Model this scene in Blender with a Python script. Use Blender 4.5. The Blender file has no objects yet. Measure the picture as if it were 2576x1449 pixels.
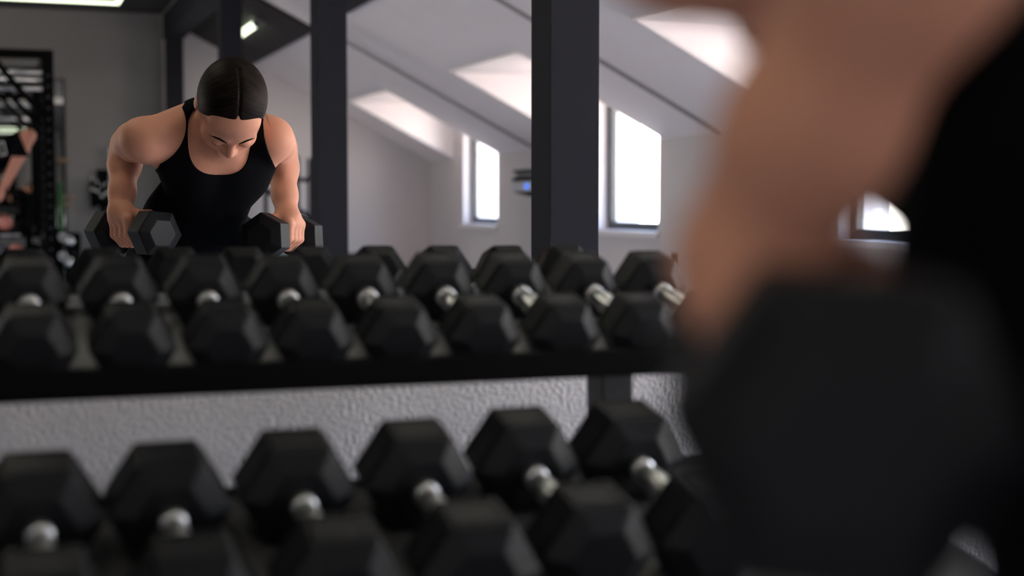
import bpy, bmesh, math, random
import numpy as np
from mathutils import Vector, Matrix

sc = bpy.context.scene
COL = sc.collection
random.seed(4)
PI = math.pi

# ------------------------------------------------------------------ camera numbers
IW, IH, FPX = 2576, 1449, 3578.0
YAW = math.radians(19.8)
CAM = np.array([0.0, -1.95, 1.0])          # the mirror surface is the plane y = 0
PIT = math.atan((IH / 2 - 510) / FPX)
cF = np.array([math.sin(YAW) * math.cos(PIT), math.cos(YAW) * math.cos(PIT), -math.sin(PIT)])
cR = np.array([math.cos(YAW), -math.sin(YAW), 0.0])
cU = np.cross(cR, cF)


def at(px, py, Y):
    """measured point: seen through the mirror at (px, py), Y metres from the glass (mirrored coordinates)"""
    d = cF + cR * (px - IW / 2) / FPX - cU * (py - IH / 2) / FPX
    return CAM + d * ((Y - CAM[1]) / d[1])


# ------------------------------------------------------------------ materials
def mat(name, color, rough=0.6, metal=0.0, bump=None, noise=None, sheen=0.0, sss=0.0, spec=0.5, emit=None, coat=0.0):
    m = bpy.data.materials.new(name)
    m.use_nodes = True
    nt = m.node_tree
    b = nt.nodes['Principled BSDF']
    b.inputs['Base Color'].default_value = (*color, 1)
    b.inputs['Roughness'].default_value = rough
    b.inputs['Metallic'].default_value = metal
    b.inputs['Specular IOR Level'].default_value = spec
    if sheen:
        b.inputs['Sheen Weight'].default_value = sheen
    if coat:
        b.inputs['Coat Weight'].default_value = coat
    if sss:
        b.inputs['Subsurface Weight'].default_value = sss
        b.inputs['Subsurface Radius'].default_value = (1.0, 0.35, 0.2)
        b.inputs['Subsurface Scale'].default_value = 0.008
    if emit:
        b.inputs['Emission Color'].default_value = (*emit[0], 1)
        b.inputs['Emission Strength'].default_value = emit[1]
    tc = nt.nodes.new('ShaderNodeTexCoord')
    if noise:
        n = nt.nodes.new('ShaderNodeTexNoise')
        n.inputs['Scale'].default_value = noise[0]
        n.inputs['Detail'].default_value = 5
        nt.links.new(tc.outputs['Object'], n.inputs['Vector'])
        mx = nt.nodes.new('ShaderNodeMix')
        mx.data_type = 'RGBA'
        k = noise[1]
        mx.inputs[6].default_value = (*[max(0, c * (1 - k)) for c in color], 1)
        mx.inputs[7].default_value = (*[min(1, c * (1 + k)) for c in color], 1)
        nt.links.new(n.outputs['Fac'], mx.inputs[0])
        nt.links.new(mx.outputs[2], b.inputs['Base Color'])
    if bump:
        n = nt.nodes.new('ShaderNodeTexNoise')
        n.inputs['Scale'].default_value = bump[0]
        n.inputs['Detail'].default_value = 4
        nt.links.new(tc.outputs['Object'], n.inputs['Vector'])
        bp = nt.nodes.new('ShaderNodeBump')
        bp.inputs['Strength'].default_value = bump[1]
        bp.inputs['Distance'].default_value = bump[2]
        nt.links.new(n.outputs['Fac'], bp.inputs['Height'])
        nt.links.new(bp.outputs['Normal'], b.inputs['Normal'])
    return m


M = {}
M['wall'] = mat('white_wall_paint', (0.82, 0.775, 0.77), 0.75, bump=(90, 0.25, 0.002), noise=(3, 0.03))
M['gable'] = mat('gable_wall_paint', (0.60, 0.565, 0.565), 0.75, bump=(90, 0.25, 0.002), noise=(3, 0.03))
M['render'] = mat('rough_cast_plaster', (0.64, 0.615, 0.62), 0.45, bump=(165, 1.0, 0.009), noise=(90, 0.10))
M['greywall'] = mat('grey_wall_paint', (0.20, 0.192, 0.187), 0.7, bump=(60, 0.2, 0.002), noise=(2.5, 0.04))
M['darkpaint'] = mat('anthracite_paint', (0.0190, 0.0190, 0.0250), 0.75, spec=.12, noise=(6, 0.1))
M['soffit'] = mat('dark_brown_grey_panel', (0.030, 0.0265, 0.0275), 0.75, spec=.2, noise=(5, 0.08))
M['darkceil'] = mat('dark_grey_ceiling_paint', (0.036, 0.033, 0.033), 0.8)
M['floor'] = mat('grey_rubber_flooring', (0.56, 0.54, 0.545), 0.55, noise=(60, 0.25))
M['rubber'] = mat('black_rubber', (0.0064, 0.0067, 0.0088), 0.52, spec=.21, bump=(900, 0.12, 0.0006), noise=(25, 0.25))
M['chrome'] = mat('chrome', (0.78, 0.79, 0.80), 0.36, 1.0)
M['steelblack'] = mat('black_powder_coat', (0.0022, 0.0022, 0.0026), 0.6, spec=.06, bump=(700, 0.1, 0.0005))
M['tray'] = mat('charcoal_sheet_steel', (0.20, 0.20, 0.205), 0.55)
M['frame'] = mat('black_window_frame', (0.015, 0.017, 0.018), 0.4)
M['sill'] = mat('white_sill_lacquer', (0.75, 0.72, 0.73), 0.4)
M['led'] = mat('led_tube', (0.9, 0.95, 0.85), 0.5, emit=((0.90, 1.0, 0.72), 2.6))
M['ledstrong'] = mat('bright_led_tube', (0.9, 0.95, 0.85), 0.5, emit=((1.0, 0.95, 0.78), 27.0))
M['batten'] = mat('grey_joint_batten', (0.30, 0.28, 0.28), 0.7)
M['steelgrey'] = mat('charcoal_powder_coat', (0.022, 0.022, 0.023), 0.5, spec=.3)
M['traydark'] = mat('dark_sheet_steel', (0.045, 0.045, 0.047), 0.55)  # tray steel again, the lower tier's shade put into the colour
M['skin'] = mat('skin', (0.66, 0.310, 0.210), 0.58, spec=.22, sss=0.2, bump=(420, 0.12, 0.0008), noise=(28, 0.07))
M['skinpale'] = mat('pink_skin', (0.62, 0.27, 0.19), 0.5, sss=0.1)
M['black_cloth'] = mat('black_jersey', (0.0022, 0.0025, 0.0042), 0.9, spec=.08, bump=(1400, 0.2, 0.0004))
M['brow'] = mat('dark_brown_brow_hair', (0.010, 0.006, 0.0045), 0.8, spec=.1)
M['white'] = mat('white_print', (0.8, 0.8, 0.8), 0.6)
M['pink'] = mat('pink_vinyl', (0.75, 0.26, 0.21), 0.45)
M['green'] = mat('green_band_rubber', (0.008, 0.11, 0.02), 0.5)
M['wood'] = mat('tan_beech_wood', (0.17, 0.115, 0.075), 0.5, noise=(18, 0.2))
M['greyplastic'] = mat('grey_plastic', (0.13, 0.14, 0.17), 0.4)
M['lightgrey'] = mat('light_grey_plastic', (0.50, 0.51, 0.56), 0.4)
M['bluelamp'] = mat('blue_lamp', (0.05, 0.2, 0.9), 0.3, emit=((0.02, 0.20, 1.0), 1.3))
M['whitebox'] = mat('white_foam', (0.70, 0.66, 0.64), 0.7)


def mirror_mat():
    m = bpy.data.materials.new('silvered_mirror')
    m.use_nodes = True
    nt = m.node_tree
    nt.nodes.clear()
    o = nt.nodes.new('ShaderNodeOutputMaterial')
    g = nt.nodes.new('ShaderNodeBsdfGlossy')
    g.inputs['Color'].default_value = (0.93, 0.94, 0.935, 1)
    g.inputs['Roughness'].default_value = 0.0
    nt.links.new(g.outputs[0], o.inputs[0])
    return m


def glass_mat():
    m = bpy.data.materials.new('window_glass')
    m.use_nodes = True
    nt = m.node_tree
    nt.nodes.clear()
    o = nt.nodes.new('ShaderNodeOutputMaterial')
    t = nt.nodes.new('ShaderNodeBsdfTransparent')
    t.inputs[0].default_value = (0.96, 0.98, 0.97, 1)
    g = nt.nodes.new('ShaderNodeBsdfGlossy')
    g.inputs['Roughness'].default_value = 0.02
    mx = nt.nodes.new('ShaderNodeMixShader')
    mx.inputs[0].default_value = 0.05
    nt.links.new(t.outputs[0], mx.inputs[1])
    nt.links.new(g.outputs[0], mx.inputs[2])
    nt.links.new(mx.outputs[0], o.inputs[0])
    return m


def hair_mat():
    m = mat('dark_brown_hair', (0.014, 0.009, 0.007), 0.55, spec=0.07)
    nt = m.node_tree
    b = nt.nodes['Principled BSDF']
    a = nt.nodes.new('ShaderNodeAttribute')
    a.attribute_name = 'strand'
    n = nt.nodes.new('ShaderNodeTexNoise')
    n.inputs['Scale'].default_value = 1.0
    n.inputs['Detail'].default_value = 3
    nt.links.new(a.outputs['Vector'], n.inputs['Vector'])
    cr = nt.nodes.new('ShaderNodeValToRGB')
    cr.color_ramp.elements[0].position = 0.35
    cr.color_ramp.elements[0].color = (0.003, 0.002, 0.0017, 1)
    cr.color_ramp.elements[1].position = 0.72
    cr.color_ramp.elements[1].color = (0.019, 0.011, 0.0085, 1)
    nt.links.new(n.outputs['Fac'], cr.inputs[0])
    nt.links.new(cr.outputs[0], b.inputs['Base Color'])
    bp = nt.nodes.new('ShaderNodeBump')
    bp.inputs['Strength'].default_value = 0.5
    bp.inputs['Distance'].default_value = 0.002
    nt.links.new(n.outputs['Fac'], bp.inputs['Height'])
    nt.links.new(bp.outputs['Normal'], b.inputs['Normal'])
    return m


M['mirror'] = mirror_mat()
M['glass'] = glass_mat()
M['hair'] = hair_mat()


# ------------------------------------------------------------------ object helpers
def tag(o, label=None, cat=None, group=None, kind=None):
    if label:
        o['label'] = label
    if cat:
        o['category'] = cat
    if group:
        o['group'] = group
    if kind:
        o['kind'] = kind
    return o


def link(name, me, m, parent=None, smooth=False):
    o = bpy.data.objects.new(name, me)
    COL.objects.link(o)
    if m is not None and not me.materials:
        me.materials.append(M[m] if isinstance(m, str) else m)
    if parent is not None:
        o.parent = parent
    if smooth:
        me.polygons.foreach_set('use_smooth', [True] * len(me.polygons))
    return o


def obj(name, bm, m, parent=None, smooth=False, bevel=0.0, seg=2):
    if bevel:
        bmesh.ops.bevel(bm, geom=[e for e in bm.edges if len(e.link_faces) == 2 and e.calc_face_angle(0) > 0.4],
                        offset=bevel, segments=seg, profile=0.6, affect='EDGES', clamp_overlap=True)
    bmesh.ops.recalc_face_normals(bm, faces=bm.faces)
    me = bpy.data.meshes.new(name)
    bm.to_mesh(me)
    bm.free()
    return link(name, me, m, parent, smooth)


def empty(name, loc=(0, 0, 0), rz=0.0):
    o = bpy.data.objects.new(name, None)
    o.empty_display_size = 0.05
    COL.objects.link(o)
    o.location = loc
    o.rotation_euler = (0, 0, rz)
    return o


def B():
    return bmesh.new()


def box(bm, x0, x1, y0, y1, z0, z1, mx=None):
    r = bmesh.ops.create_cube(bm, size=1.0)
    bmesh.ops.scale(bm, vec=(abs(x1 - x0), abs(y1 - y0), abs(z1 - z0)), verts=r['verts'])
    bmesh.ops.translate(bm, vec=((x0 + x1) / 2, (y0 + y1) / 2, (z0 + z1) / 2), verts=r['verts'])
    if mx is not None:
        bmesh.ops.transform(bm, matrix=mx, verts=r['verts'])
    return r['verts']


def vbox(bm, x0, x1, Y0, Y1, z0, z1):
    """box given in mirrored coordinates (Y metres into the room from the glass)"""
    return box(bm, x0, x1, -Y1, -Y0, z0, z1)


def prism(bm, pts, ext):
    """closed prism from a 3-D polygon and an extrusion vector"""
    a = [bm.verts.new(p) for p in pts]
    b = [bm.verts.new(Vector(p) + Vector(ext)) for p in pts]
    bm.faces.new(a)
    bm.faces.new(b[::-1])
    n = len(pts)
    for i in range(n):
        bm.faces.new((a[i], b[i], b[(i + 1) % n], a[(i + 1) % n]))


def frame_of(d):
    d = Vector(d).normalized()
    h = Vector((0, 0, 1)) if abs(d.z) < 0.9 else Vector((1, 0, 0))
    u = h.cross(d).normalized()
    return u, d.cross(u).normalized(), d


def tube(bm, pts, r, n=12, cap=True):
    pts = [Vector(p) for p in pts]
    rings = []
    rr = r if isinstance(r, (list, tuple)) else [r] * len(pts)
    u = None
    for i, p in enumerate(pts):
        d = (pts[min(i + 1, len(pts) - 1)] - pts[max(i - 1, 0)]).normalized()
        if u is None:
            u, v, _ = frame_of(d)
        else:
            u = (u - d * u.dot(d)).normalized()
            v = d.cross(u)
        rings.append([bm.verts.new(p + (u * math.cos(2 * PI * k / n) + v * math.sin(2 * PI * k / n)) * rr[i]) for k in range(n)])
    for a, b in zip(rings, rings[1:]):
        for k in range(n):
            bm.faces.new((a[k], a[(k + 1) % n], b[(k + 1) % n], b[k]))
    if cap:
        bm.faces.new(rings[0][::-1])
        bm.faces.new(rings[-1])


def lathe_y(bm, prof, n=20):
    """profile [(y, r)] turned about the y axis"""
    rings = [[bm.verts.new((r * math.cos(2 * PI * k / n), y, r * math.sin(2 * PI * k / n))) for k in range(n)] for y, r in prof]
    for a, b in zip(rings, rings[1:]):
        for k in range(n):
            bm.faces.new((a[k], a[(k + 1) % n], b[(k + 1) % n], b[k]))
    bm.faces.new(rings[0][::-1])
    bm.faces.new(rings[-1])


def copy_tree(o, parent=None):
    c = o.copy()
    COL.objects.link(c)
    if parent is not None:
        c.parent = parent
    for ch in [k for k in bpy.data.objects if k.parent == o]:
        copy_tree(ch, c)
    return c


def struct(name, bm, m, parent=None, label=None, **k):
    o = obj(name, bm, m, parent, **k)
    if parent is None:
        tag(o, label, None, None, 'structure')
    return o


# ------------------------------------------------------------------ the room (mirrored Y grows away from the glass)
XR, XL, YB = 3.70, -4.0, 10.55          # window wall, opposite wall, gable wall
XD, ZD = 2.79, 1.845                    # upper edge of the dormer cuts
SL = 0.5163
ZK = 1.38                               # knee-wall height
XF, ZC = 1.335, 2.60                    # fold between flat ceiling and roof slope


def zs(x):
    return ZK + SL * (XR - x)


bm = B(); vbox(bm, XL - .2, XR + .4, -.2, YB + .2, -.15, 0)
struct('floor', bm, 'floor', label='grey speckled rubber gym floor')
bm = B(); box(bm, XL - .2, XR + .4, .006, .2, 0, 2.9)
struct('wall_front', bm, 'render', label='rough-cast light grey plaster wall below the mirror')
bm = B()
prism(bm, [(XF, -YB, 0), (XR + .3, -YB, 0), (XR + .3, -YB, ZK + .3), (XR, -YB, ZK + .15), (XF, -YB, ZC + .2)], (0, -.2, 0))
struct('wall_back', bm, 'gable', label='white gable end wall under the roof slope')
bm = B(); vbox(bm, XL - .2, XF, YB, YB + .2, 0, ZC + .2)
struct('wall_rear', bm, 'greywall', label='grey end wall behind the power rack')
LFILL_WIN = [(5.3, 6.6), (7.4, 8.7)]  # unseen side windows, added to brighten the roof slope
LZ0, LZ1 = .85, 2.0
bm = B()
vbox(bm, XL - .2, XL, -.2, YB + .2, 0, LZ0); vbox(bm, XL - .2, XL, -.2, YB + .2, LZ1, ZC + .2)
cur = -.2
for a, b_ in LFILL_WIN + [(YB + .2, 0)]:
    vbox(bm, XL - .2, XL, cur, a, LZ0, LZ1); cur = b_
struct('wall_left', bm, 'greywall', label='plain grey long side wall')
bm = B(); vbox(bm, XL - .2, XF + .02, -.2, YB + .2, ZC, ZC + .15)
struct('ceiling', bm, 'darkceil', label='flat dark grey ceiling with the light frame')

DORM = [(8.62, 9.82), (5.70, 6.95), (2.90, 4.12), (0.10, 2.15)]  # last dormer is unseen and widened to let in more light
WIN = [(a + .05, b - .29) for a, b in DORM]
T = .14
nrm = (SL * T, 0, T)                    # roof thickness, outwards
bm = B()
prism(bm, [(XF - .02, -YB - .2, zs(XF - .02)), (XD, -YB - .2, zs(XD)), (XD, .2, zs(XD)), (XF - .02, .2, zs(XF - .02))], nrm)
edges = [-.2] + [v for ab in sorted(DORM) for v in ab] + [YB + .2]
for k in range(0, len(edges), 2):
    y0, y1 = edges[k], edges[k + 1]
    prism(bm, [(XD, -y1, zs(XD)), (XR + .3, -y1, zs(XR + .3)), (XR + .3, -y0, zs(XR + .3)), (XD, -y0, zs(XD))], nrm)
struct('ceiling_slope', bm, 'wall', label='white sloping attic ceiling between the dormers')
for i, (a, b) in enumerate(DORM):
    bm = B()
    vbox(bm, XD - .02, XR + .3, a, b, ZD, ZD + .08)               # dormer ceiling
    for yy0, yy1 in ((a - .05, a + .004), (b - .004, b + .05)):                 # cheeks
        prism(bm, [(XD, -yy0, ZD + .02), (XR + .3, -yy0, ZD + .02), (XR + .3, -yy0, ZK - .14), (XR, -yy0, ZK + .002)], (0, yy0 - yy1, 0))
    struct('ceiling_dormer', bm, 'wall', label='bright dormer recess over window, ' + ['at the gable end', 'between two posts', 'seen past the foreground arm', 'beside the mirror'][i])

SZ0 = .822
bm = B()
W4Z = .25  # unseen window by the mirror, sill dropped for more light
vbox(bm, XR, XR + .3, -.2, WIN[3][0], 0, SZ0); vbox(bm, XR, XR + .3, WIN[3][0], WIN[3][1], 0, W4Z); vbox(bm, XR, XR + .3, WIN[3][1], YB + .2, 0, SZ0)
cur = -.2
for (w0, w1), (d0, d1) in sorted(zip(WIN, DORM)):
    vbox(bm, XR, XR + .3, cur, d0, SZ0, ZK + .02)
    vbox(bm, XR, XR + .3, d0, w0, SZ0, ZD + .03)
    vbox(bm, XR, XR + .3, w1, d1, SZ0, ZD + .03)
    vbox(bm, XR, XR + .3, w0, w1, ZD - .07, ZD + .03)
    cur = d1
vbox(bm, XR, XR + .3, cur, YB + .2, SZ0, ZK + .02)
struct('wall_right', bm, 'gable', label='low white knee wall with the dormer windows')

for i, (w0, w1) in enumerate(WIN):
    z0, z1, xg = (W4Z if i == 3 else SZ0), ZD - .07, XR + .09
    w = empty('window_%d' % (i + 1), (xg, -(w0 + w1) / 2, z0))
    tag(w, ['narrow black-framed window nearest the gable end wall', 'black-framed window just right of the broad post', 'black-framed window low behind the arm and torso', 'black-framed window beside the mirror wall'][i], 'window', None, 'structure')
    L = Matrix.Translation((-xg, (w0 + w1) / 2, -z0))

    def wp(nm, bmm, m):
        bmesh.ops.transform(bmm, matrix=L, verts=bmm.verts)
        o = obj(nm, bmm, m, w)
        return o
    bm = B()
    fw = .055
    vbox(bm, xg - .02, xg + .02, w0, w0 + fw, z0, z1); vbox(bm, xg - .02, xg + .02, w1 - fw, w1, z0, z1)
    vbox(bm, xg - .02, xg + .02, w0 + fw, w1 - fw, z0, z0 + fw); vbox(bm, xg - .02, xg + .02, w0 + fw, w1 - fw, z1 - fw, z1)
    wp('window_frame', bm, 'frame')
    bm = B(); vbox(bm, xg - .004, xg + .004, w0 + fw, w1 - fw, z0 + fw, z1 - fw); wp('window_pane', bm, 'glass')
    bm = B(); vbox(bm, XR - .03, xg - .02, w0 - .03, w1 + .03, z0 - .03, z0 + .004); wp('window_sill', bm, 'sill')
    # the opening guides the daylight sampling
    ld = bpy.data.lights.new('daylight_portal', 'AREA')
    ld.shape = 'RECTANGLE'; ld.size = z1 - z0; ld.size_y = w1 - w0
    ld.cycles.is_portal = True
    lo = bpy.data.objects.new('daylight_portal', ld); COL.objects.link(lo)
    lo.location = (XR + .32, -(w0 + w1) / 2, (z0 + z1) / 2)
    lo.rotation_euler = (0, PI / 2, 0)

for i, (w0, w1) in enumerate(LFILL_WIN):
    xg = XL - .1
    w = empty('window_%d' % (i + 5), (xg, -(w0 + w1) / 2, LZ0))
    tag(w, ['tall black-framed window in the long side wall, nearest the mirror', 'tall black-framed window in the long side wall, nearest the end wall'][i], 'window', None, 'structure')
    h2, z1 = (w1 - w0) / 2, LZ1 - LZ0
    bm = B()
    box(bm, -.03, .03, -h2, -h2 + .06, 0, z1); box(bm, -.03, .03, h2 - .06, h2, 0, z1)
    box(bm, -.03, .03, -h2 + .06, h2 - .06, 0, .06); box(bm, -.03, .03, -h2 + .06, h2 - .06, z1 - .06, z1)
    obj('window_frame', bm, 'frame', w)
    bm = B(); box(bm, -.004, .004, -h2 + .06, h2 - .06, .06, z1 - .06); obj('window_pane', bm, 'glass', w)
    bm = B(); box(bm, .03, .14, -h2 - .03, h2 + .03, -.03, .002); obj('window_sill', bm, 'sill', w)
    ld = bpy.data.lights.new('daylight_portal', 'AREA')
    ld.shape = 'RECTANGLE'; ld.size = z1; ld.size_y = w1 - w0
    ld.cycles.is_portal = True
    lo = bpy.data.objects.new('daylight_portal', ld); COL.objects.link(lo)
    lo.location = (XL - .22, -(w0 + w1) / 2, (LZ0 + LZ1) / 2)
    lo.rotation_euler = (0, -PI / 2, 0)

# posts, beam, roof boxing
PX = 1.42
for k, (yc, lab) in enumerate([(10.44, 'dark post standing against the end wall'), (7.35, 'dark post behind the bent-over head'),
                               (4.45, 'dark post right of the bent-over woman'), (1.58, 'broad dark post between the two windows')]):
    bm = B(); vbox(bm, PX - .07, PX + .07, yc - .07, yc + .07, 0, 2.40)
    o = struct('column', bm, 'darkpaint', label=lab, bevel=.004)
    if k == 0:
        o0 = o
bm = B(); vbox(bm, PX - .08, PX + .08, 0.0, YB, 2.39, 2.62)
struct('beam', bm, 'darkpaint', label='dark ridge-side beam resting on the row of posts')
for i, (y0, y1) in enumerate(((7.9, 10.54), (5.35, 7.0))):
    bm = B()
    xa, xb = 1.50, 2.08
    prism(bm, [(xa, -y1, zs(xa) - .03), (xb, -y1, zs(xb) - .03), (xb, -y0, zs(xb) - .03), (xa, -y0, zs(xa) - .03)], (.015, 0, .03))
    struct('trim_%d' % (i + 1), bm, 'soffit', label=['dark soffit panel holding the short light tube', 'dark soffit panel high behind the second post'][i])
for i, y0 in enumerate((7.72, 4.95, 2.48)):  # darker strips drawn where the slope shows a shaded crease
    bm = B()
    xa, xb = 2.10, 3.72
    prism(bm, [(xa, -y0 - .05, zs(xa) - .012), (xb, -y0 - .05, zs(xb) - .012), (xb, -y0, zs(xb) - .012), (xa, -y0, zs(xa) - .012)], (.008, 0, .016))
    struct('trim_%d' % (i + 3), bm, 'batten', label=['grey joint batten on the roof slope nearest the gable', 'grey joint batten on the middle of the roof slope', 'grey joint batten on the roof slope near the mirror'][i])

# ------------------------------------------------------------------ lamps
def tube_lamp(name, a, b, label, r=.016, m='led'):
    t = empty(name, a)
    tag(t, label, 'ceiling light')
    a = Vector(a); d = Vector(b) - a
    bm = B(); tube(bm, [(0, 0, 0), d], r); obj('light_tube', bm, m, t, True)
    for p in (Vector((0, 0, 0)), d):
        n = d.normalized() * .012
        bm = B(); tube(bm, [p - n, p + n], r * 1.25); obj('end_cap', bm, 'greyplastic', t)
    for f in (.1, .9):
        bm = B(); tube(bm, [d * f + Vector((0, 0, r * .5)), d * f + Vector((0, 0, .045))], .006); obj('mount', bm, 'greyplastic', t)
    return t


tube_lamp('tube_light', (1.79, -8.5, zs(1.79) - .062), (1.79, -9.65, zs(1.79) - .062), 'short glowing light tube on the dark soffit panel', .026)
fl = empty('frame_light', (.15, -9.0, 2.508)); tag(fl, 'square glowing light frame on the flat dark ceiling', 'ceiling light')
bm = B()
for (x0, x1, y0, y1) in ((-1.55, .74, -.37, -.345), (-1.55, .74, .945, .97), (-1.55, -1.525, -.345, .945), (.715, .74, -.345, .945)):
    box(bm, x0, x1, y0, y1, 0, .012)
obj('light_frame', bm, 'led', fl)
for x, y in ((-1.3, -.35), (.5, -.35), (-1.3, .95), (.5, .95)):
    bm = B(); box(bm, x - .02, x + .02, y - .02, y + .02, .012, .077); obj('mount', bm, 'greyplastic', fl)
for (x, y0, y1, lab) in ((-.35, -1.15, -2.55, 'linear ceiling light above the dumbbell rack'), (-1.9, -4.6, -6.0, 'linear ceiling light over the middle of the gym'), (1.20, -.30, -1.35, 'linear ceiling light beside the beam near the mirror')):  # middle and beam-side lamps are unseen, added as fill
    tube_lamp('tube_light', (x, y0, ZC - .046), (x, y1, ZC - .046), lab, .022, 'ledstrong')

# ------------------------------------------------------------------ mirrors
t = empty('wall_mirror', (1.0, 0, .861)); tag(t, 'large frameless wall mirror above the dumbbell rack reflecting the gym', 'mirror')
bm = B(); box(bm, -2.6, 2.2, 0, .005, 0, 1.66); obj('mirror_pane', bm, 'mirror', t)
bm = B(); box(bm, -2.6, 2.2, -.004, .0055, -.008, .0005); box(bm, -2.6, 2.2, -.005, -.0035, -.008, .004); obj('edge_channel', bm, 'sill', t)  # polished edge in white lacquer, its glint put into the colour
t = empty('wall_mirror', (-.5, -YB, .72)); tag(t, 'narrow mirror on the end wall behind the power rack', 'mirror')
bm = B(); box(bm, -1.2, 1.02, .002, .008, 0, 1.30); obj('mirror_pane', bm, 'mirror', t)
bm = B()
for a in ((-1.21, -1.2, 0, 1.3), (1.02, 1.03, 0, 1.3), (-1.21, 1.03, -.01, 0), (-1.21, 1.03, 1.3, 1.31)):
    box(bm, a[0], a[1], .001, .012, a[2], a[3])
obj('mirror_frame', bm, 'steelblack', t)


# ------------------------------------------------------------------ dumbbells (axis = local y)
def hex_head(R, L, y0, panel=True):
    bm = B()
    prof = [(0, .60), (.0, .64), (.17, 1.0), (.83, 1.0), (1.0, .64), (1.0, .60)]
    prof = [(0, .58), (.16, 1.0), (.84, 1.0), (1.0, .58)]
    rings = [[bm.verts.new((R * s * math.cos(PI / 3 * k), y0 + L * f, R * s * math.sin(PI / 3 * k))) for k in range(6)] for f, s in prof]
    for a, b in zip(rings, rings[1:]):
        for k in range(6):
            bm.faces.new((a[k], a[(k + 1) % 6], b[(k + 1) % 6], b[k]))
    bm.faces.new(rings[0]); bm.faces.new(rings[-1])
    bmesh.ops.bevel(bm, geom=list(bm.edges), offset=R * .035, segments=2, profile=.6, affect='EDGES', clamp_overlap=True)
    if panel:                                                       # raised border moulded on the upper flats
        for ang in (0, PI / 3, -PI / 3):
            mx = Matrix.Rotation(ang, 4, 'Y')
            h = R * .866
            ya, yb, xw, w = y0 + L * .22, y0 + L * .78, R * .40, R * .045
            for q in ((-xw, xw, ya, ya + w), (-xw, xw, yb - w, yb), (-xw, -xw + w, ya, yb), (xw - w, xw, ya, yb)):
                box(bm, q[0], q[1], q[2], q[3], h - .002, h + .0014, mx)
    return bm


def make_dumbbell(R, L, gap, name='hex_dumbbell', panel=True):
    """gap = free handle length between the heads"""
    t = empty(name)
    obj('head', hex_head(R, L, gap / 2, panel), 'rubber', t)
    obj('head', hex_head(R, L, -gap / 2 - L, panel), 'rubber', t)
    g = gap / 2
    bm = B()
    r = .0128
    lathe_y(bm, [(-g - .004, r * .82), (-g + .018, r * .86), (-g * .55, r * .92), (-g * .25, r * 1.06), (0, r * 1.1), (g * .25, r * 1.06), (g * .55, r * .92), (g - .018, r * .86), (g + .004, r * .82)], 22)
    obj('handle', bm, 'chrome', t, True)
    for s in (-1, 1):
        bm = B()
        y = s * (g - .008)
        lathe_y(bm, [(y - .0065, r * .84), (y - .0045, r * 1.02), (y + .0045, r * 1.02), (y + .0065, r * .84)], 22)
        obj('collar', bm, 'chrome', t, True)
    return t


TILT = math.radians(14)
ORD = ['first', 'second', 'third', 'fourth', 'fifth', 'sixth', 'seventh', 'eighth', 'ninth']
UP = [(.0305, .0470), (.1345, .0470), (.2365, .0470), (.3345, .0465), (.4355, .0465), (.5385, .0465), (.6425, .0460), (.7455, .0455), (.8455, .0455)]
ax = Vector((0, math.cos(TILT), math.sin(TILT))); nn = Vector((0, -math.sin(TILT), math.cos(TILT)))
L1, G1 = .072, .111
first = make_dumbbell(.0465, L1, G1)
h0 = .0465 * .866
base = Vector((0, -.160, .8895)) - ax * (L1 + G1) / 2 - nn * h0         # tray line under the dumbbell middle
for i, (x, R) in enumerate(UP):
    d = first if i == 0 else copy_tree(first)
    s = R / .0465
    d.location = base + nn * (R * .866 + .0005) + Vector((x, 0, 0))
    d.rotation_euler = (TILT, 0, 0)
    d.scale = (s, 1, s)
    tag(d, 'black hex dumbbell with chrome handle, %s from the left on the upper tier' % ORD[i], 'dumbbell', 'dumbbells on the upper rack tier')
tray_u = base.copy()

LOW = [(.0290, .0600, -.5402, .7055), (.1497, .0600, -.5341, .7074), (.2783, .0598, -.5192, .7120), (.4073, .0598, -.5104, .7146), (.5357, .0590, -.4904, .7208), (.6619, .0590, -.4869, .7218)]
L2, G2 = .084, .116
first2 = make_dumbbell(.060, L2, G2)
tray_l = None
for i, (x, R, y, z) in enumerate(LOW):
    d = first2 if i == 0 else copy_tree(first2)
    s = R / .060
    c = Vector((x, y, z)) - ax * (L2 + G2) / 2
    foot = c - nn * (R * .866)
    if tray_l is None:
        tray_l = foot.copy(); tray_l.x = 0
    hgt = (foot - tray_l).dot(nn)
    d.location = c + nn * (.0005 - hgt)
    d.rotation_euler = (TILT, 0, 0)
    d.scale = (s, 1, s)
    tag(d, 'large black hex dumbbell with chrome handle, %s from the left on the lower tier' % ORD[i], 'dumbbell', 'dumbbells on the lower rack tier')

# ------------------------------------------------------------------ dumbbell rack
rk = empty('dumbbell_rack', (0, -.3, 0)); tag(rk, 'black two-tier steel dumbbell rack standing under the mirror', 'dumbbell rack')
RKI = Matrix.Translation((0, .3, 0))


def rpart(nm, bmm, m, bevel=0):
    bmesh.ops.transform(bmm, matrix=RKI, verts=bmm.verts)
    return obj(nm, bmm, m, rk, bevel=bevel)


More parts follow.
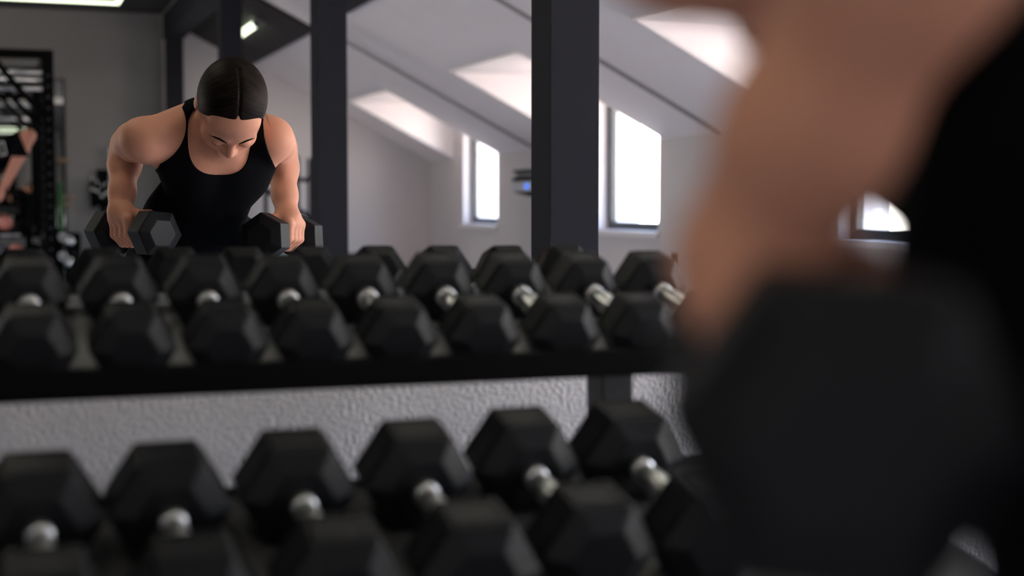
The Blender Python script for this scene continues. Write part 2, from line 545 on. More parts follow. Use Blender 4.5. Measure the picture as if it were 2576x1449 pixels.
RX0, RX1 = -.85, .985
for nm, b0, f_, r_ in (('upper_shelf', tray_u, .130, .135), ('lower_shelf', tray_l, .185, .215)):
    mx = Matrix.Translation(b0) @ Matrix.Rotation(TILT, 4, 'X')
    bm = B(); box(bm, RX0, RX1, -f_, r_, -.004, 0, mx)
    box(bm, RX0, RX1, r_ - .003, r_, 0, .012, mx)
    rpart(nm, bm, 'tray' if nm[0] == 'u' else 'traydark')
y = -.402
bm = B(); box(bm, RX0, RX1, y, y + .028, .7925, .8240); rpart('front_rail', bm, 'steelblack', .003)
lo_f = tray_l - ax * .185
bm = B(); box(bm, RX0, RX1, lo_f.y - .024, lo_f.y + .004, lo_f.z - .02, lo_f.z + .022); rpart('front_rail', bm, 'steelblack', .003)
for x in (-.80, .757):
    zt = (tray_u + ax * .10).z - .012
    bm = B(); box(bm, x, x + .046, -.205, -.150, 0, zt); rpart('upright', bm, 'steelgrey', .003)
    bm = B(); box(bm, x + .003, x + .043, -.80, -.08, 0, .05); rpart('foot_rail', bm, 'steelblack', .004)
    for b0, a0, a1 in ((tray_u, .01, .125), (tray_l, -.10, .20)):
        mx = Matrix.Translation(b0) @ Matrix.Rotation(TILT, 4, 'X')
        bm = B(); box(bm, x + .006, x + .040, a0, a1, -.040, -.0045, mx); rpart('shelf_bracket', bm, 'steelblack')
    pl = tray_l + ax * .225 - nn * .02
    bm = B(); tube(bm, [(x + .023, -.21, pl.z - .02), (x + .023, pl.y, pl.z)], .018, 8); rpart('brace', bm, 'steelblack')
# ------------------------------------------------------------------ people: implicit surfaces meshed into one continuous skin
class Prim:
    """kind 'c' rounded cone a-b, radii ra-rb; kind 'e' ellipsoid centre, 3x3 axes, radii; k = blend width; sub = carve"""
    def __init__(s, kind, k, *p, sub=False):
        s.kind, s.k, s.sub, s.grp = kind, k, sub, ''
        if kind == 'c':
            s.a, s.b, s.ra, s.rb = np.array(p[0], float), np.array(p[1], float), float(p[2]), float(p[3])
            s.c = (s.a + s.b) / 2
            s.R = np.linalg.norm(s.b - s.a) / 2 + max(s.ra, s.rb)
        else:
            s.c, s.A, s.r = np.array(p[0], float), np.array(p[1], float), np.array(p[2], float)
            s.R = float(max(s.r))

    def d(s, P):
        if s.kind == 'c':
            ba = s.b - s.a
            h = np.clip(((P - s.a) @ ba) / max(ba @ ba, 1e-9), 0, 1)
            q = P - s.a - h[:, None] * ba
            return np.sqrt((q * q).sum(1)) - (s.ra + (s.rb - s.ra) * h)
        q = (P - s.c) @ s.A.T
        k0 = np.sqrt(((q / s.r) ** 2).sum(1)) + 1e-9
        k1 = np.sqrt(((q / (s.r * s.r)) ** 2).sum(1)) + 1e-9
        return k0 * (k0 - 1) / k1


def field(prims, P):
    d = np.full(len(P), 9.0)
    for p in prims:
        e = p.d(P)
        if p.sub:
            h = np.clip(.5 - .5 * (d + e) / p.k, 0, 1)
            d = d + (-e - d) * h + p.k * h * (1 - h)
        else:
            h = np.clip(.5 + .5 * (e - d) / p.k, 0, 1)
            d = e + (d - e) * h - p.k * h * (1 - h)
    return d


def sdf_mesh(fn, prims, lo, hi, h):
    """sparse surface nets; fn(prims, P) -> distance; mirrored coordinates in, room coordinates out"""
    N = 8
    lo = np.array(lo, float)
    S = h * N
    nb = np.ceil((np.array(hi) - lo) / S).astype(int)
    g = np.stack(np.meshgrid(*[np.arange(n) for n in nb], indexing='ij'), -1).reshape(-1, 3)
    cen = lo + (g + .5) * S
    dd = np.concatenate([fn(prims, c) for c in np.array_split(cen, max(1, len(cen) // 20000))])
    act = g[np.abs(dd) < S * 1.35 + .012]
    ii = np.stack(np.meshgrid(*[np.arange(N + 1)] * 3, indexing='ij'), -1).reshape(-1, 3)
    BIG = np.int64(1 << 20)

    def key(c):
        return (c[:, 0].astype(np.int64) * BIG + c[:, 1]) * BIG + c[:, 2]
    VK, VP, Q = [], [], []
    corners = np.array([[i, j, k] for i in (0, 1) for j in (0, 1) for k in (0, 1)])
    epairs = [(a, b) for a in range(8) for b in range(a + 1, 8) if np.abs(corners[a] - corners[b]).sum() == 1]
    for b in act:
        org = b * N
        P = lo + (org + ii) * h
        bc = lo + (b + .5) * S
        rad = S * .87
        pr = [p for p in prims if np.linalg.norm(p.c - bc) < p.R + rad + .05 + p.k]
        if not pr:
            continue
        D = fn(pr, P).reshape(N + 1, N + 1, N + 1)
        if D.min() > 0 or D.max() < 0:
            continue
        C = [D[c[0]:N + c[0], c[1]:N + c[1], c[2]:N + c[2]] for c in corners]
        st = np.stack(C, -1).reshape(-1, 8)
        neg = st < 0
        m = neg.any(1) & ~neg.all(1)
        idx = np.nonzero(m)[0]
        if len(idx):
            st = st[idx]
            acc = np.zeros((len(idx), 3)); cnt = np.zeros(len(idx))
            for a, c in epairs:
                x = (st[:, a] < 0) != (st[:, c] < 0)
                t = st[:, a] / np.where(x, st[:, a] - st[:, c], 1)
                pt = corners[a] + t[:, None] * (corners[c] - corners[a])
                acc += pt * x[:, None]; cnt += x
            cell = np.stack(np.unravel_index(idx, (N, N, N)), -1) + org
            VK.append(key(cell)); VP.append(lo + (cell + acc / cnt[:, None]) * h)
        for ax_ in range(3):
            sl0 = [slice(0, N)] * 3
            sl1 = [slice(0, N)] * 3
            sl1[ax_] = slice(1, N + 1)
            d0, d1 = D[tuple(sl0)], D[tuple(sl1)]
            n = np.argwhere((d0 < 0) != (d1 < 0))
            if not len(n):
                continue
            s0 = d0[tuple(n.T)] < 0
            c = n + org
            u, v = np.zeros(3, int), np.zeros(3, int)
            u[(ax_ + 1) % 3] = 1; v[(ax_ + 2) % 3] = 1
            q = np.stack([key(c - u - v), key(c - v), key(c), key(c - u)], 1)
            q[s0] = q[s0][:, ::-1]
            Q.append(q)
    VK, VP, Q = np.concatenate(VK), np.concatenate(VP), np.concatenate(Q)
    o = np.argsort(VK)
    VK, VP = VK[o], VP[o]
    J = np.searchsorted(VK, Q)
    J = np.clip(J, 0, len(VK) - 1)
    ok = (VK[J] == Q).all(1)
    J = J[ok]
    V = VP.copy(); V[:, 1] *= -1
    return V, J


def np_mesh(name, V, F):
    me = bpy.data.meshes.new(name)
    me.vertices.add(len(V)); me.vertices.foreach_set('co', np.asarray(V, np.float32).ravel())
    me.loops.add(F.size); me.loops.foreach_set('vertex_index', F.astype(np.int32).ravel())
    me.polygons.add(len(F)); me.polygons.foreach_set('loop_start', np.arange(0, F.size, 4, dtype=np.int32))
    try:
        me.polygons.foreach_set('loop_total', np.full(len(F), 4, np.int32))
    except Exception:
        pass
    me.update(calc_edges=True)
    me.polygons.foreach_set('use_smooth', [True] * len(F))
    return me


def rot_axes(w, u):
    w = np.array(w, float); w /= np.linalg.norm(w)
    u = np.array(u, float); u -= w * (u @ w); u /= np.linalg.norm(u)
    r = np.cross(u, w)
    return np.stack([r, u, w])          # rows: side, up, forward


def lerp(a, b, t):
    return np.array(a) + (np.array(b) - np.array(a)) * t


I3 = np.eye(3)
# ---- joints of the bent-over woman (mirrored coordinates, measured through the mirror)
HEAD = at(580, 272, 1.255)
C7 = at(549, 303, 1.385)
SH = [at(358, 348, 1.335), at(684, 345, 1.345)]
EL = [at(322, 365, 1.575), at(703, 375, 1.59)]
WR = [at(301, 532, 1.48), at(722, 540, 1.485)]
GR = [at(332, 586, 1.476), at(714, 597, 1.470)]           # grip centres (handle middles)
PEL = at(499, 612, 1.643)
tor = PEL - C7
LT = np.linalg.norm(tor); tt = tor / LT                  # along the spine
lat = np.array([1.0, .06, 0]); lat -= tt * (lat @ tt); lat /= np.linalg.norm(lat)
ven = np.cross(lat, tt)                                   # belly side
if ven[2] > 0:
    ven = -ven
TA = np.stack([lat, tt, ven])


def tp(a, s, v):
    return C7 + lat * a + tt * s + ven * v


torso = [
    Prim('e', .05, tp(-.006, .130, .060), TA, (.103, .140, .086)),       # rib cage
    Prim('c', .05, tp(-.070, .045, .045), tp(.065, .045, .045), .056, .056),
    Prim('e', .05, tp(-.034, .270, .048), TA, (.119, .125, .080)),         # waist
    Prim('e', .05, tp(0, LT - .015, .030), TA, (.147, .110, .100)),        # pelvis
    Prim('e', .035, tp(-.062, .095, .088), TA, (.055, .066, .056)),
    Prim('e', .035, tp(.042, .098, .088), TA, (.055, .066, .056)),
]
shoulders = []
for i in (0, 1):
    sg = -1 if i == 0 else 1
    shoulders += [
        Prim('c', .045, tp(sg * .045, .01, .0) + np.array([0, 0, .016]), SH[i] + np.array([0, 0, -.002]), .040, .040),      # trapezius to deltoid
        Prim('c', .045, tp(sg * .075, .09, .085), lerp(SH[i], tp(sg * .08, .08, .08), .35) + np.array([0, 0, .008]), .031, .031),   # pectoral fold
        Prim('e', .03, SH[i] + np.array([sg * .004, .01, -.008]), I3, (.035, .046, .037)),
    ]
neck = [Prim('c', .03, HEAD + np.array([-.004, .07, .005]), C7 + ven * .03 + tt * .02 + np.array([.012, 0, 0]), .048, .056)]
arms = []
for i in (0, 1):
    sg = -1 if i == 0 else 1
    mid = lerp(EL[i], WR[i], .30) + np.array([sg * .002, .004, 0])
    arms += [
        Prim('c', .03, SH[i], lerp(SH[i], EL[i], .5), .039, .040),
        Prim('c', .03, lerp(SH[i], EL[i], .5), EL[i], .042, .036),
        Prim('c', .025, EL[i], mid, .036, .0355),
        Prim('c', .025, mid, lerp(EL[i], WR[i], .72), .0345, .0275),
        Prim('c', .025, lerp(EL[i], WR[i], .72), WR[i], .0275, .0235),
    ]
    if i:
        for q_ in arms[-3:-1]:
            q_.ra *= 1.1
        arms[-4].rb *= 1.05
    arms[-1].b = np.array(WR[i])

# dumbbell axes in the hands (from the outer-rear head to the inner-front head)
DAX = [at(394, 587, 1.378) - at(270, 585, 1.577), at(668, 597, 1.385) - at(760, 600, 1.555)]
DAX = [v / np.linalg.norm(v) for v in DAX]
hands = []
for i in (0, 1):
    hx = DAX[i]
    up = np.array([0, 0, 1.0]); up -= hx * (up @ hx); up /= np.linalg.norm(up)
    out = np.cross(hx, up)
    if (out[0] < 0) != (i == 0):
        out = -out
    G = GR[i]

    def gp(h, ang, r):                   # around the handle: 0 = up, 90 = outwards, 180 = down
        a = math.radians(ang)
        return G + hx * h + (up * math.cos(a) + out * math.sin(a)) * r
    hands.append(Prim('c', .02, WR[i], gp(.0, 25, .052), .0245, .021))
    for f, (h, ln) in enumerate(((.033, .95), (.011, 1.05), (-.011, 1.0), (-.032, .85))):
        k1, k2, k3, k4 = gp(h, 42, .043), gp(h * 1.0, 98, .0295 * ln ** .3), gp(h * .98, 165, .0264), gp(h * .96, 165 + 62 * ln, .0252)
        hands.append(Prim('c', .016, lerp(WR[i], gp(h, 15, .05), .25), k1, .018, .0115))
        hands.append(Prim('c', .007, k1, k2, .0108, .0098))
        hands.append(Prim('c', .004, k2, k3, .0096, .0087))
        hands.append(Prim('c', .004, k3, k4, .0087, .0074))
    t0, t1, t2, t3 = lerp(WR[i], G, .22), gp(.040, -28, .046), gp(.045, -85, .0292), gp(.036, -150, .0264)
    hands.append(Prim('c', .016, t0, t1, .018, .0135))
    hands.append(Prim('c', .006, t1, t2, .0125, .0108))
    hands.append(Prim('c', .005, t2, t3, .0105, .0085))

# ---- head
ROLL = math.radians(2.5)
PHI = math.radians(69)
hw = np.array([-.022, -math.cos(PHI), -math.sin(PHI)])
hu = np.array([math.sin(ROLL), -math.sin(PHI), math.cos(PHI)])
HA = rot_axes(hw, hu)
if HA[0][0] < 0:
    HA[0] *= -1
HS = .93


def hp(r, u, w):
    return HEAD + (HA[0] * r + HA[1] * u + HA[2] * w) * HS


def he(k, c, r, sub=False):
    return Prim('e', k, hp(*c), HA, np.array(r) * HS, sub=sub)


def hc(k, a, b, ra, rb, sub=False):
    return Prim('c', k, hp(*a), hp(*b), ra * HS, rb * HS, sub=sub)


cran = he(.02, (0, .028, -.014), (.0755, .090, .090))
head = [
    cran,
    he(.03, (0, -.042, .030), (.058, .078, .062)),
    hc(.03, (-.050, -.055, .0), (-.018, -.105, .058), .022, .016),
    hc(.03, (.050, -.055, .0), (.018, -.105, .058), .022, .016),
    he(.02, (0, -.108, .064), (.022, .018, .020)),
    he(.02, (-.038, -.032, .058), (.026, .024, .024)),
    he(.02, (.038, -.032, .058), (.026, .024, .024)),
    he(.02, (0, .038, .052), (.060, .042, .040)),                  # forehead
    he(.014, (-.031, -.008, .099), (.019, .012, .012), True),      # sockets
    he(.014, (.031, -.008, .099), (.019, .012, .012), True),
    hc(.014, (-.046, .012, .072), (-.014, .008, .085), .008, .009),
    hc(.014, (.046, .012, .072), (.014, .008, .085), .008, .009),
    he(.006, (-.031, -.010, .080), (.0155, .012, .0135)),          # closed lids
    he(.006, (.031, -.010, .080), (.0155, .012, .0135)),
    hc(.010, (0, .004, .086), (0, -.038, .104), .0075, .0100),
    he(.008, (-.011, -.042, .095), (.0085, .0075, .009)),
    he(.008, (.011, -.042, .095), (.0085, .0075, .010)),
    hc(.006, (-.019, -.071, .083), (.019, -.071, .083), .0065, .0065),
    hc(.006, (-.016, -.080, .082), (.016, -.080, .082), .0072, .0072),
    hc(.004, (-.022, -.0755, .092), (.022, -.0755, .092), .0015, .0015, True),
    he(.008, (-.076, -.010, -.016), (.008, .028, .017)),
    he(.008, (.076, -.010, -.016), (.008, .028, .017)),
]
# ---- legs
HIP = [tp(-.074, LT + .03, .035), tp(.080, LT + .03, .035)]
KN = [np.array([HIP[0][0] - .005, 1.39, .53]), np.array([HIP[1][0] + .05, 1.46, .52])]
AN = [np.array([HIP[0][0] - .0, 1.58, .085]), np.array([HIP[1][0] + .05, 1.64, .085])]
legs = []
for i in (0, 1):
    cf = lerp(KN[i], AN[i], .28) + np.array([0, .022, 0])
    legs += [
        Prim('c', .05, HIP[i], lerp(HIP[i], KN[i], .5), .095, .078),
        Prim('c', .03, lerp(HIP[i], KN[i], .5), KN[i], .078, .055),
        Prim('c', .03, KN[i], cf, .053, .052),
        Prim('c', .03, cf, AN[i], .052, .034),
        Prim('e', .04, HIP[i] - ven * .032 + tt * .01, I3, (.076, .076, .080)),
    ]
shoes = []
feet = []
for i in (0, 1):
    f0 = np.array([AN[i][0], AN[i][1] + .03, .042]); f1 = np.array([AN[i][0] + (-.02 if i == 0 else .02), AN[i][1] - .15, .034])
    feet += [Prim('c', .03, AN[i], f0, .034, .032), Prim('c', .03, f0, f1, .032, .026)]
    shoes += [Prim('c', .03, f0, f1, .040, .033), Prim('c', .02, np.array([AN[i][0], AN[i][1], .085]), f0, .042, .040)]

BODYP = torso + shoulders + neck + head + legs + feet + arms + hands
LO, HI = (.0, 1.05, .0), (.95, 2.05, 1.42)
V, F = sdf_mesh(field, BODYP, LO, HI, .003)
per = empty('person', (PEL[0], -PEL[1] + .1, 0))
tag(per, 'woman in black tank top bending over and rowing two hex dumbbells', 'person')
OFF = np.array([per.location.x, per.location.y, 0])


def sdf_obj(name, V, F, m, parent=per, off=None):
    me = np_mesh(name, V - (OFF if off is None else off), F)
    return link(name, me, m, parent)


sdf_obj('body', V, F, 'skin')

NECKC = at(553, 350, 1.30)
A0, A1 = at(345, 305, 1.33), at(790, 330, 1.33)
A2 = at(398, 212, 1.34)
A3 = at(352, 400, 1.36)


def tank_fn(pr, P):
    b = field(pr, P) - .0038
    near = [p for p in pr if p.grp == 't']
    b = np.maximum(b, field(near, P) - .012)
    q = P - C7
    s_, v_ = q @ tt, q @ ven
    hole = (np.abs((P[:, 0] - NECKC[0]) / .069) ** 2.8 + np.abs((P[:, 2] - NECKC[2]) / .080) ** 2.8) ** (1 / 2.8)
    hole = (1 - hole) * .075                                 # > 0 inside the neckline
    hole = np.where(v_ > .0, hole, -1)
    back = (1 - np.sqrt(((q @ lat) / .055) ** 2 + ((s_ - .0) / .10) ** 2)) * .075
    back = np.where(v_ <= .0, back, -1)
    a0 = .106 - np.sqrt((P[:, 0] - A0[0]) ** 2 + (P[:, 2] - A0[2]) ** 2)
    a1 = .122 - np.sqrt((P[:, 0] - A1[0]) ** 2 + (P[:, 2] - A1[2]) ** 2)
    a2 = .072 - np.sqrt((P[:, 0] - A2[0]) ** 2 + (P[:, 2] - A2[2]) ** 2)
    a2 = np.maximum(a2, .042 - np.sqrt((P[:, 0] - A3[0]) ** 2 + (P[:, 2] - A3[2]) ** 2))
    low = s_ - (LT - .03)
    return np.maximum.reduce([b, hole, back, a0, a1, a2, low])


def leg_fn(pr, P):
    b = field(pr, P) - .0034
    s_ = (P - C7) @ tt
    return np.maximum.reduce([b, (LT - .13) - s_, .13 - P[:, 2]])


for p in torso + shoulders + neck:
    p.grp = 't'
V, F = sdf_mesh(tank_fn, torso + shoulders + neck + arms, LO, HI, .0026)
sdf_obj('tank_top', V, F, 'black_cloth')
V, F = sdf_mesh(leg_fn, torso + legs, LO, HI, .005)
lg = sdf_obj('leggings', V, F, 'black_cloth')


def shoe_fn(pr, P):
    return np.maximum(field(pr, P), -P[:, 2] + .002)


for i in (0, 1):
    V, F = sdf_mesh(shoe_fn, shoes[i * 2:i * 2 + 2], LO, HI, .005)
    sdf_obj('shoe', V, F, 'greyplastic')

# ---- hair: swept back from a centre parting
HN = np.array([0, .60, -.80])
bun = [he(.03, (0, -.055, -.088), (.034, .040, .034))]


def hair_fn(pr, P):
    q = (P - HEAD) @ HA.T / HS
    r, u, w = q[:, 0], q[:, 1], q[:, 2]
    d = field(pr, P) - .0065
    d = d + .0035 * np.exp(-(r / .0035) ** 2) * (w > -.05)
    cut = (u - .0745 + .10 * np.abs(r)) * .60 - (w - .062) * .80
    return np.maximum(d, -cut * .9)


V, F = sdf_mesh(hair_fn, [cran] + bun, LO, HI, .0016)
ho = sdf_obj('hair', V, F, 'hair')
Vm = V.copy(); Vm[:, 1] *= -1
q = (Vm - HEAD) @ HA.T / HS
at_ = ho.data.attributes.new('strand', 'FLOAT_VECTOR', 'POINT')
sv = np.stack([np.arctan2(q[:, 1] + .02, q[:, 2] + .03) * 26 + np.abs(q[:, 0]) * 60, np.abs(q[:, 0]) * 14, np.sign(q[:, 0]) * 3], 1)
at_.data.foreach_set('vector', sv.astype(np.float32).ravel())


def on_face(r, u, w0=.14):
    """march a point of the face plan (side, up) inwards onto the skin"""
    p = hp(r, u, w0)
    for _ in range(40):
        d = field(head, p[None])[0]
        if d < .0003:
            break
        p = p - HA[2] * d * .9
    return p


def rc(p):
    return Vector((p[0] - OFF[0], -p[1] - OFF[1], p[2]))


for s in (-1, 1):
    bm = B()
    pts = [on_face(s * r, u) for r, u in ((.014, .0095), (.024, .0135), (.034, .0160), (.044, .0145), (.053, .0085))]
    tube(bm, [rc(p) for p in pts], [.0012, .0024, .0026, .0020, .0007], 8)
    obj('eyebrow', bm, 'brow', per, True)
    bm = B()
    lid = [on_face(s * (.018 + .0022 * k), -.0165 - .0022 * math.sin(k / 12 * PI)) for k in range(13)]
    tube(bm, [rc(p) for p in lid], [.0004] + [.0007] * 11 + [.0003], 6)
    for k in range(5, 13):
        e_ = lid[k] + HA[2] * .0010 - HA[1] * .0026 + HA[0] * s * .0012
        tube(bm, [rc(lid[k]), rc(lerp(lid[k], e_, .55) + HA[2] * .0005), rc(e_)], [.0004, .0003, .0001], 5)
    o = obj('eyelashes', bm, 'brow', per)
    o['kind'] = 'stuff'
bm = B()
for k in range(7):                                            # loose strands by the temples
    s = -1 if k % 2 else 1
    p0 = hp(s * .073, .022 - .007 * k, .0)
    v0 = np.array([s * (.016 + .002 * k), .006, .004 * (k - 3)])
    pts = [p0 + v0 * t + np.array([0, 0, -.030 - .003 * k]) * t * t for t in (0, .2, .4, .6, .8, 1.0)]
    tube(bm, [rc(p) for p in pts], [.00028, .00026, .00024, .0002, .00016, .0001], 4)
o = obj('loose_strands', bm, 'hair', per); o['kind'] = 'stuff'

# ---- the two dumbbells she holds
for i, (lab) in enumerate(('black hex dumbbell gripped in the hand nearest the camera', 'black hex dumbbell gripped in the hand farther from the camera')):
    d = make_dumbbell(.0572, .071, .126, panel=False)
    hx = DAX[i]
    y = Vector((hx[0], -hx[1], hx[2]))
    z = Vector((0, 0, 1)); z = (z - y * z.dot(y)).normalized()
    x = y.cross(z)
    roll = (math.radians(5), math.radians(27))[i]
    mx = Matrix((x, y, z)).transposed().to_4x4() @ Matrix.Rotation(roll, 4, 'Y')
    d.matrix_world = Matrix.Translation((GR[i][0], -GR[i][1], GR[i][2])) @ mx
    tag(d, lab, 'dumbbell', 'dumbbells held by the woman')

# ------------------------------------------------------------------ the far end of the gym, seen through the mirror
def local_obj(nm, bmm, m, root, **k):
    bmesh.ops.transform(bmm, matrix=Matrix.Translation(-root.location), verts=bmm.verts)
    return obj(nm, bmm, m, root, **k)


# power rack
RXa, RXb, RY0, RY1, RZ = .335, -1.0, 8.45, 9.80, 2.05
pr_ = empty('power_rack', ((RXa + RXb) / 2, -(RY0 + RY1) / 2, 0)); tag(pr_, 'tall black steel power rack with pull-up bars by the grey end wall', 'power rack')
hw_ = .0375
for x in (RXa, RXb):
    for yy in (RY0, RY1):
        bm = B(); vbox(bm, x - hw_, x + hw_, yy - hw_, yy + hw_, 0, RZ)
        u = local_obj('upright', bm, 'steelblack', pr_, bevel=.004)
        bm = B()
        for k in range(22):
            z = .30 + .075 * k
            tube(bm, [(x, -yy + hw_ - .002, z), (x, -yy + hw_ + .0015, z)], .0065, 8)
        h_ = obj('peg_holes', bm, 'greyplastic', u); h_['kind'] = 'stuff'
        bmesh_off = -pr_.location
        h_.location = bmesh_off
    bm = B(); vbox(bm, x - hw_, x + hw_, RY0 + hw_, RY1 - hw_, RZ - .075, RZ); local_obj('top_beam', bm, 'steelblack', pr_)
    bm = B(); vbox(bm, x - hw_, x + hw_, RY0 + hw_, RY1 - hw_, .0, .075); local_obj('base_beam', bm, 'steelblack', pr_)
for yy in (RY0, RY1):
    bm = B(); vbox(bm, RXb + hw_, RXa - hw_, yy - .03, yy + .03, RZ - .06, RZ); local_obj('cross_beam', bm, 'steelblack', pr_)
bm = B(); vbox(bm, RXb + hw_, RXa - hw_, RY1 - .03, RY1 + .03, .58, .65); local_obj('cross_beam', bm, 'steelblack', pr_)
for yy, zz in ((8.75, 1.925), (9.1, 1.90), (8.62, 1.80)):
    bm = B(); tube(bm, [(RXb, -yy, zz), (RXa, -yy, zz)], .017); local_obj('pull_up_bar', bm, 'chrome', pr_, smooth=True)
    for x in (RXa, RXb):
        bm = B(); vbox(bm, x - .02, x + .02, yy - .02, yy + .02, zz - .02, RZ - .07); local_obj('bar_bracket', bm, 'steelblack', pr_)
for yy in (RY0, RY1):
    bm = B(); tube(bm, [(RXa - .02, -yy, RZ - .46), (RXa - .20, -yy, RZ - .26), (RXa - .36, -yy, RZ - .05)], .022, 8); local_obj('corner_brace', bm, 'steelblack', pr_)
for zz, ln in ((1.335, .16), (1.045, .20), (.985, .17)):
    bm = B(); tube(bm, [(RXa + hw_ - .005, -RY1, zz), (RXa + hw_ + ln, -RY1, zz)], .018); local_obj('weight_peg', bm, 'wood', pr_, smooth=True)
bm = B(); vbox(bm, RXa - .03, RXa + .03, RY0 + hw_, RY1 - hw_, .72, .78); local_obj('safety_bar', bm, 'steelblack', pr_)

# resistance band hanging on the front upright
bm = B()
bx, by = RXa + hw_ + .028, RY0 + .02
pts = [(bx + .014 * math.sin(a) * (1.0 if math.cos(a) > 0 else .9), -by, .97 + .17 * math.cos(a)) for a in [k * 2 * PI / 24 for k in range(25)]]
tube(bm, pts, .011, 8, cap=False)
t = obj('resistance_band', bm, 'green', None, True); tag(t, 'green rubber resistance band hanging beside the power rack upright', 'resistance band')

# boxes and barbells beside the rack
p0, p1 = at(168, 690, 10.2), at(201, 690, 10.2)
b_ = empty('plyo_box', ((p0[0] + p1[0]) / 2, -10.2, 0)); tag(b_, 'tall black plyo box on the floor right of the power rack', 'plyo box')
w_ = (p1[0] - p0[0]) / 2
bm = B(); box(bm, -w_, w_, -.25, .25, .0, .755); obj('box_body', bm, 'steelblack', b_, bevel=.01)
bm = B(); box(bm, -w_ * .5, w_ * .5, .2495, .2515, .58, .61); obj('hand_hole', bm, 'darkpaint', b_)
q0, q1 = at(131, 600, 10.28), at(157, 600, 10.28)
b_ = empty('bench_block', ((q0[0] + q1[0]) / 2, -10.28, 0)); tag(b_, 'low black padded block carrying the white foam box', 'bench')
w_ = (q1[0] - q0[0]) / 2
bm = B(); box(bm, -w_, w_, -.16, .16, .06, .755); obj('block_body', bm, 'steelblack', b_, bevel=.008)
bm = B(); box(bm, -w_, w_, -.16, .16, .755, .80); obj('pad', bm, 'black_cloth', b_, bevel=.012)
for sx_ in (-1, 1):
    for sy_ in (-1, 1):
        bm = B(); tube(bm, [(sx_ * w_ * .7, sy_ * .12, 0), (sx_ * w_ * .7, sy_ * .12, .06)], .02); obj('foot', bm, 'steelblack', b_)
bm = B(); box(bm, q0[0] + .01, q1[0] + .012, -10.38, -10.18, .801, .985)
t = obj('foam_box', bm, 'whitebox', None, bevel=.012); tag(t, 'white foam box on the black block beside the rack', 'box')
for zz, lab in ((.735, 'chrome barbell lying on the upper pins beside the rack'), (.585, 'chrome barbell lying on the lower pins beside the rack')):
    xx = RXa + hw_ + .085
    t = empty('barbell', (xx, -9.05, zz)); tag(t, lab, 'barbell', 'barbells beside the power rack')
    bm = B(); lathe_y(bm, [(-.55, .014), (.55, .014)], 14); obj('bar', bm, 'chrome', t, True)
    for s in (-1, 1):
        bm = B(); lathe_y(bm, sorted([(s * .55, .034), (s * .565, .034)]), 16); obj('collar', bm, 'chrome', t)
        bm = B(); lathe_y(bm, sorted([(s * .565, .025), (s * .85, .025)]), 16); obj('sleeve', bm, 'chrome', t, True)
for yy in (RY0, RY1):
    for zz in (.735, .585):
        bm = B(); tube(bm, [(RXa + hw_ - .003, -yy, zz - .0350), (RXa + hw_ + .13, -yy, zz - .0350)], .009, 8); local_obj('barbell_pin', bm, 'steelblack', pr_)

# small storage rack with dumbbells left of the rack upright
sr = empty('storage_rack', (-.25, -9.15, 0)); tag(sr, 'black two-shelf storage rack holding small dumbbells inside the power rack', 'storage rack')
for zz in (.60, .80, 1.0):
    bm = B(); box(bm, -.45, .45, -.16, .16, zz - .025, zz); obj('shelf', bm, 'steelblack', sr)
for sx_ in (-.45, .45):
    for sy_ in (-.14, .14):
        bm = B(); box(bm, sx_ - .02, sx_ + .02, sy_ - .02, sy_ + .02, 0, 1.06); obj('upright', bm, 'steelblack', sr)


def vinyl(x, zz, m, lab, R=.05):
    t = empty('round_dumbbell', (x, -9.15, zz + R)); tag(t, lab, 'dumbbell', 'small dumbbells on the storage rack')
    for s in (-1, 1):
        bm = B(); lathe_y(bm, sorted([(s * .055, R * .7), (s * .065, R), (s * .105, R), (s * .115, R * .75)]), 20); obj('head', bm, m, t, True)
    bm = B(); lathe_y(bm, [(-.06, .014), (.06, .014)], 14); obj('handle', bm, m, t, True)


for (px_, zz, m_, lab) in ((14, .80, 'pink', 'small pink dumbbell on the middle shelf of the storage rack'),
                           (40, .60, 'pink', 'small pink dumbbell on the bottom shelf of the storage rack'),
                           (-4, .60, 'greyplastic', 'small grey dumbbell left of the pink one on the bottom shelf'),
                           (84, .60, 'steelblack', 'small black dumbbell right of the pink one on the bottom shelf'),
                           (60, .80, 'steelblack', 'small black dumbbell right of the pink one on the middle shelf'),
                           (6, 1.0, 'steelblack', 'small black dumbbell on the top shelf near its middle'),
                           (54, 1.0, 'steelblack', 'small black dumbbell on the top shelf near its right end')):
    vinyl(at(px_, 560, 9.15)[0], zz + .0005, m_, lab)

# accessories on the end wall
a0_, a1_ = at(224, 540, 10.5), at(276, 427, 10.5)
ab = empty('accessory_board', ((a0_[0] + a1_[0]) / 2, -YB, a0_[2])); tag(ab, 'black wall board with hanging grips and handles behind the raised elbow', 'wall rack')
W_ = a1_[0] - a0_[0] - .02; H_ = a1_[2] - a0_[2]
bm = B(); box(bm, -W_ * .12, W_ * .5, .001, .03, H_ * .45, H_); obj('board', bm, 'steelblack', ab, bevel=.004)
for k, (fx, zt, ln) in enumerate(((-.38, .78, .62), (-.12, .70, .50), (.12, .62, .58), (.36, .66, .50))):
    bm = B(); tube(bm, [(fx * W_, .002, zt * H_), (fx * W_, .07, zt * H_), (fx * W_, .085, zt * H_ + .02)], .007, 8); hk = obj('hook', bm, 'chrome', ab, True)
    bm = B(); tube(bm, [(fx * W_, .06, zt * H_ - .004), (fx * W_, .06, zt * H_ - ln * H_ * .35), (fx * W_ + .01, .062, zt * H_ - ln * H_)], [.012, .026, .022], 10); obj('hanging_grip', bm, 'steelblack', ab, True)
    bm = B(); bmesh.ops.create_uvsphere(bm, u_segments=12, v_segments=8, radius=.016); bmesh.ops.translate(bm, verts=bm.verts, vec=(fx * W_, .085, zt * H_ - ln * H_ * .35)); obj('chrome_ring', bm, 'chrome', ab, True)
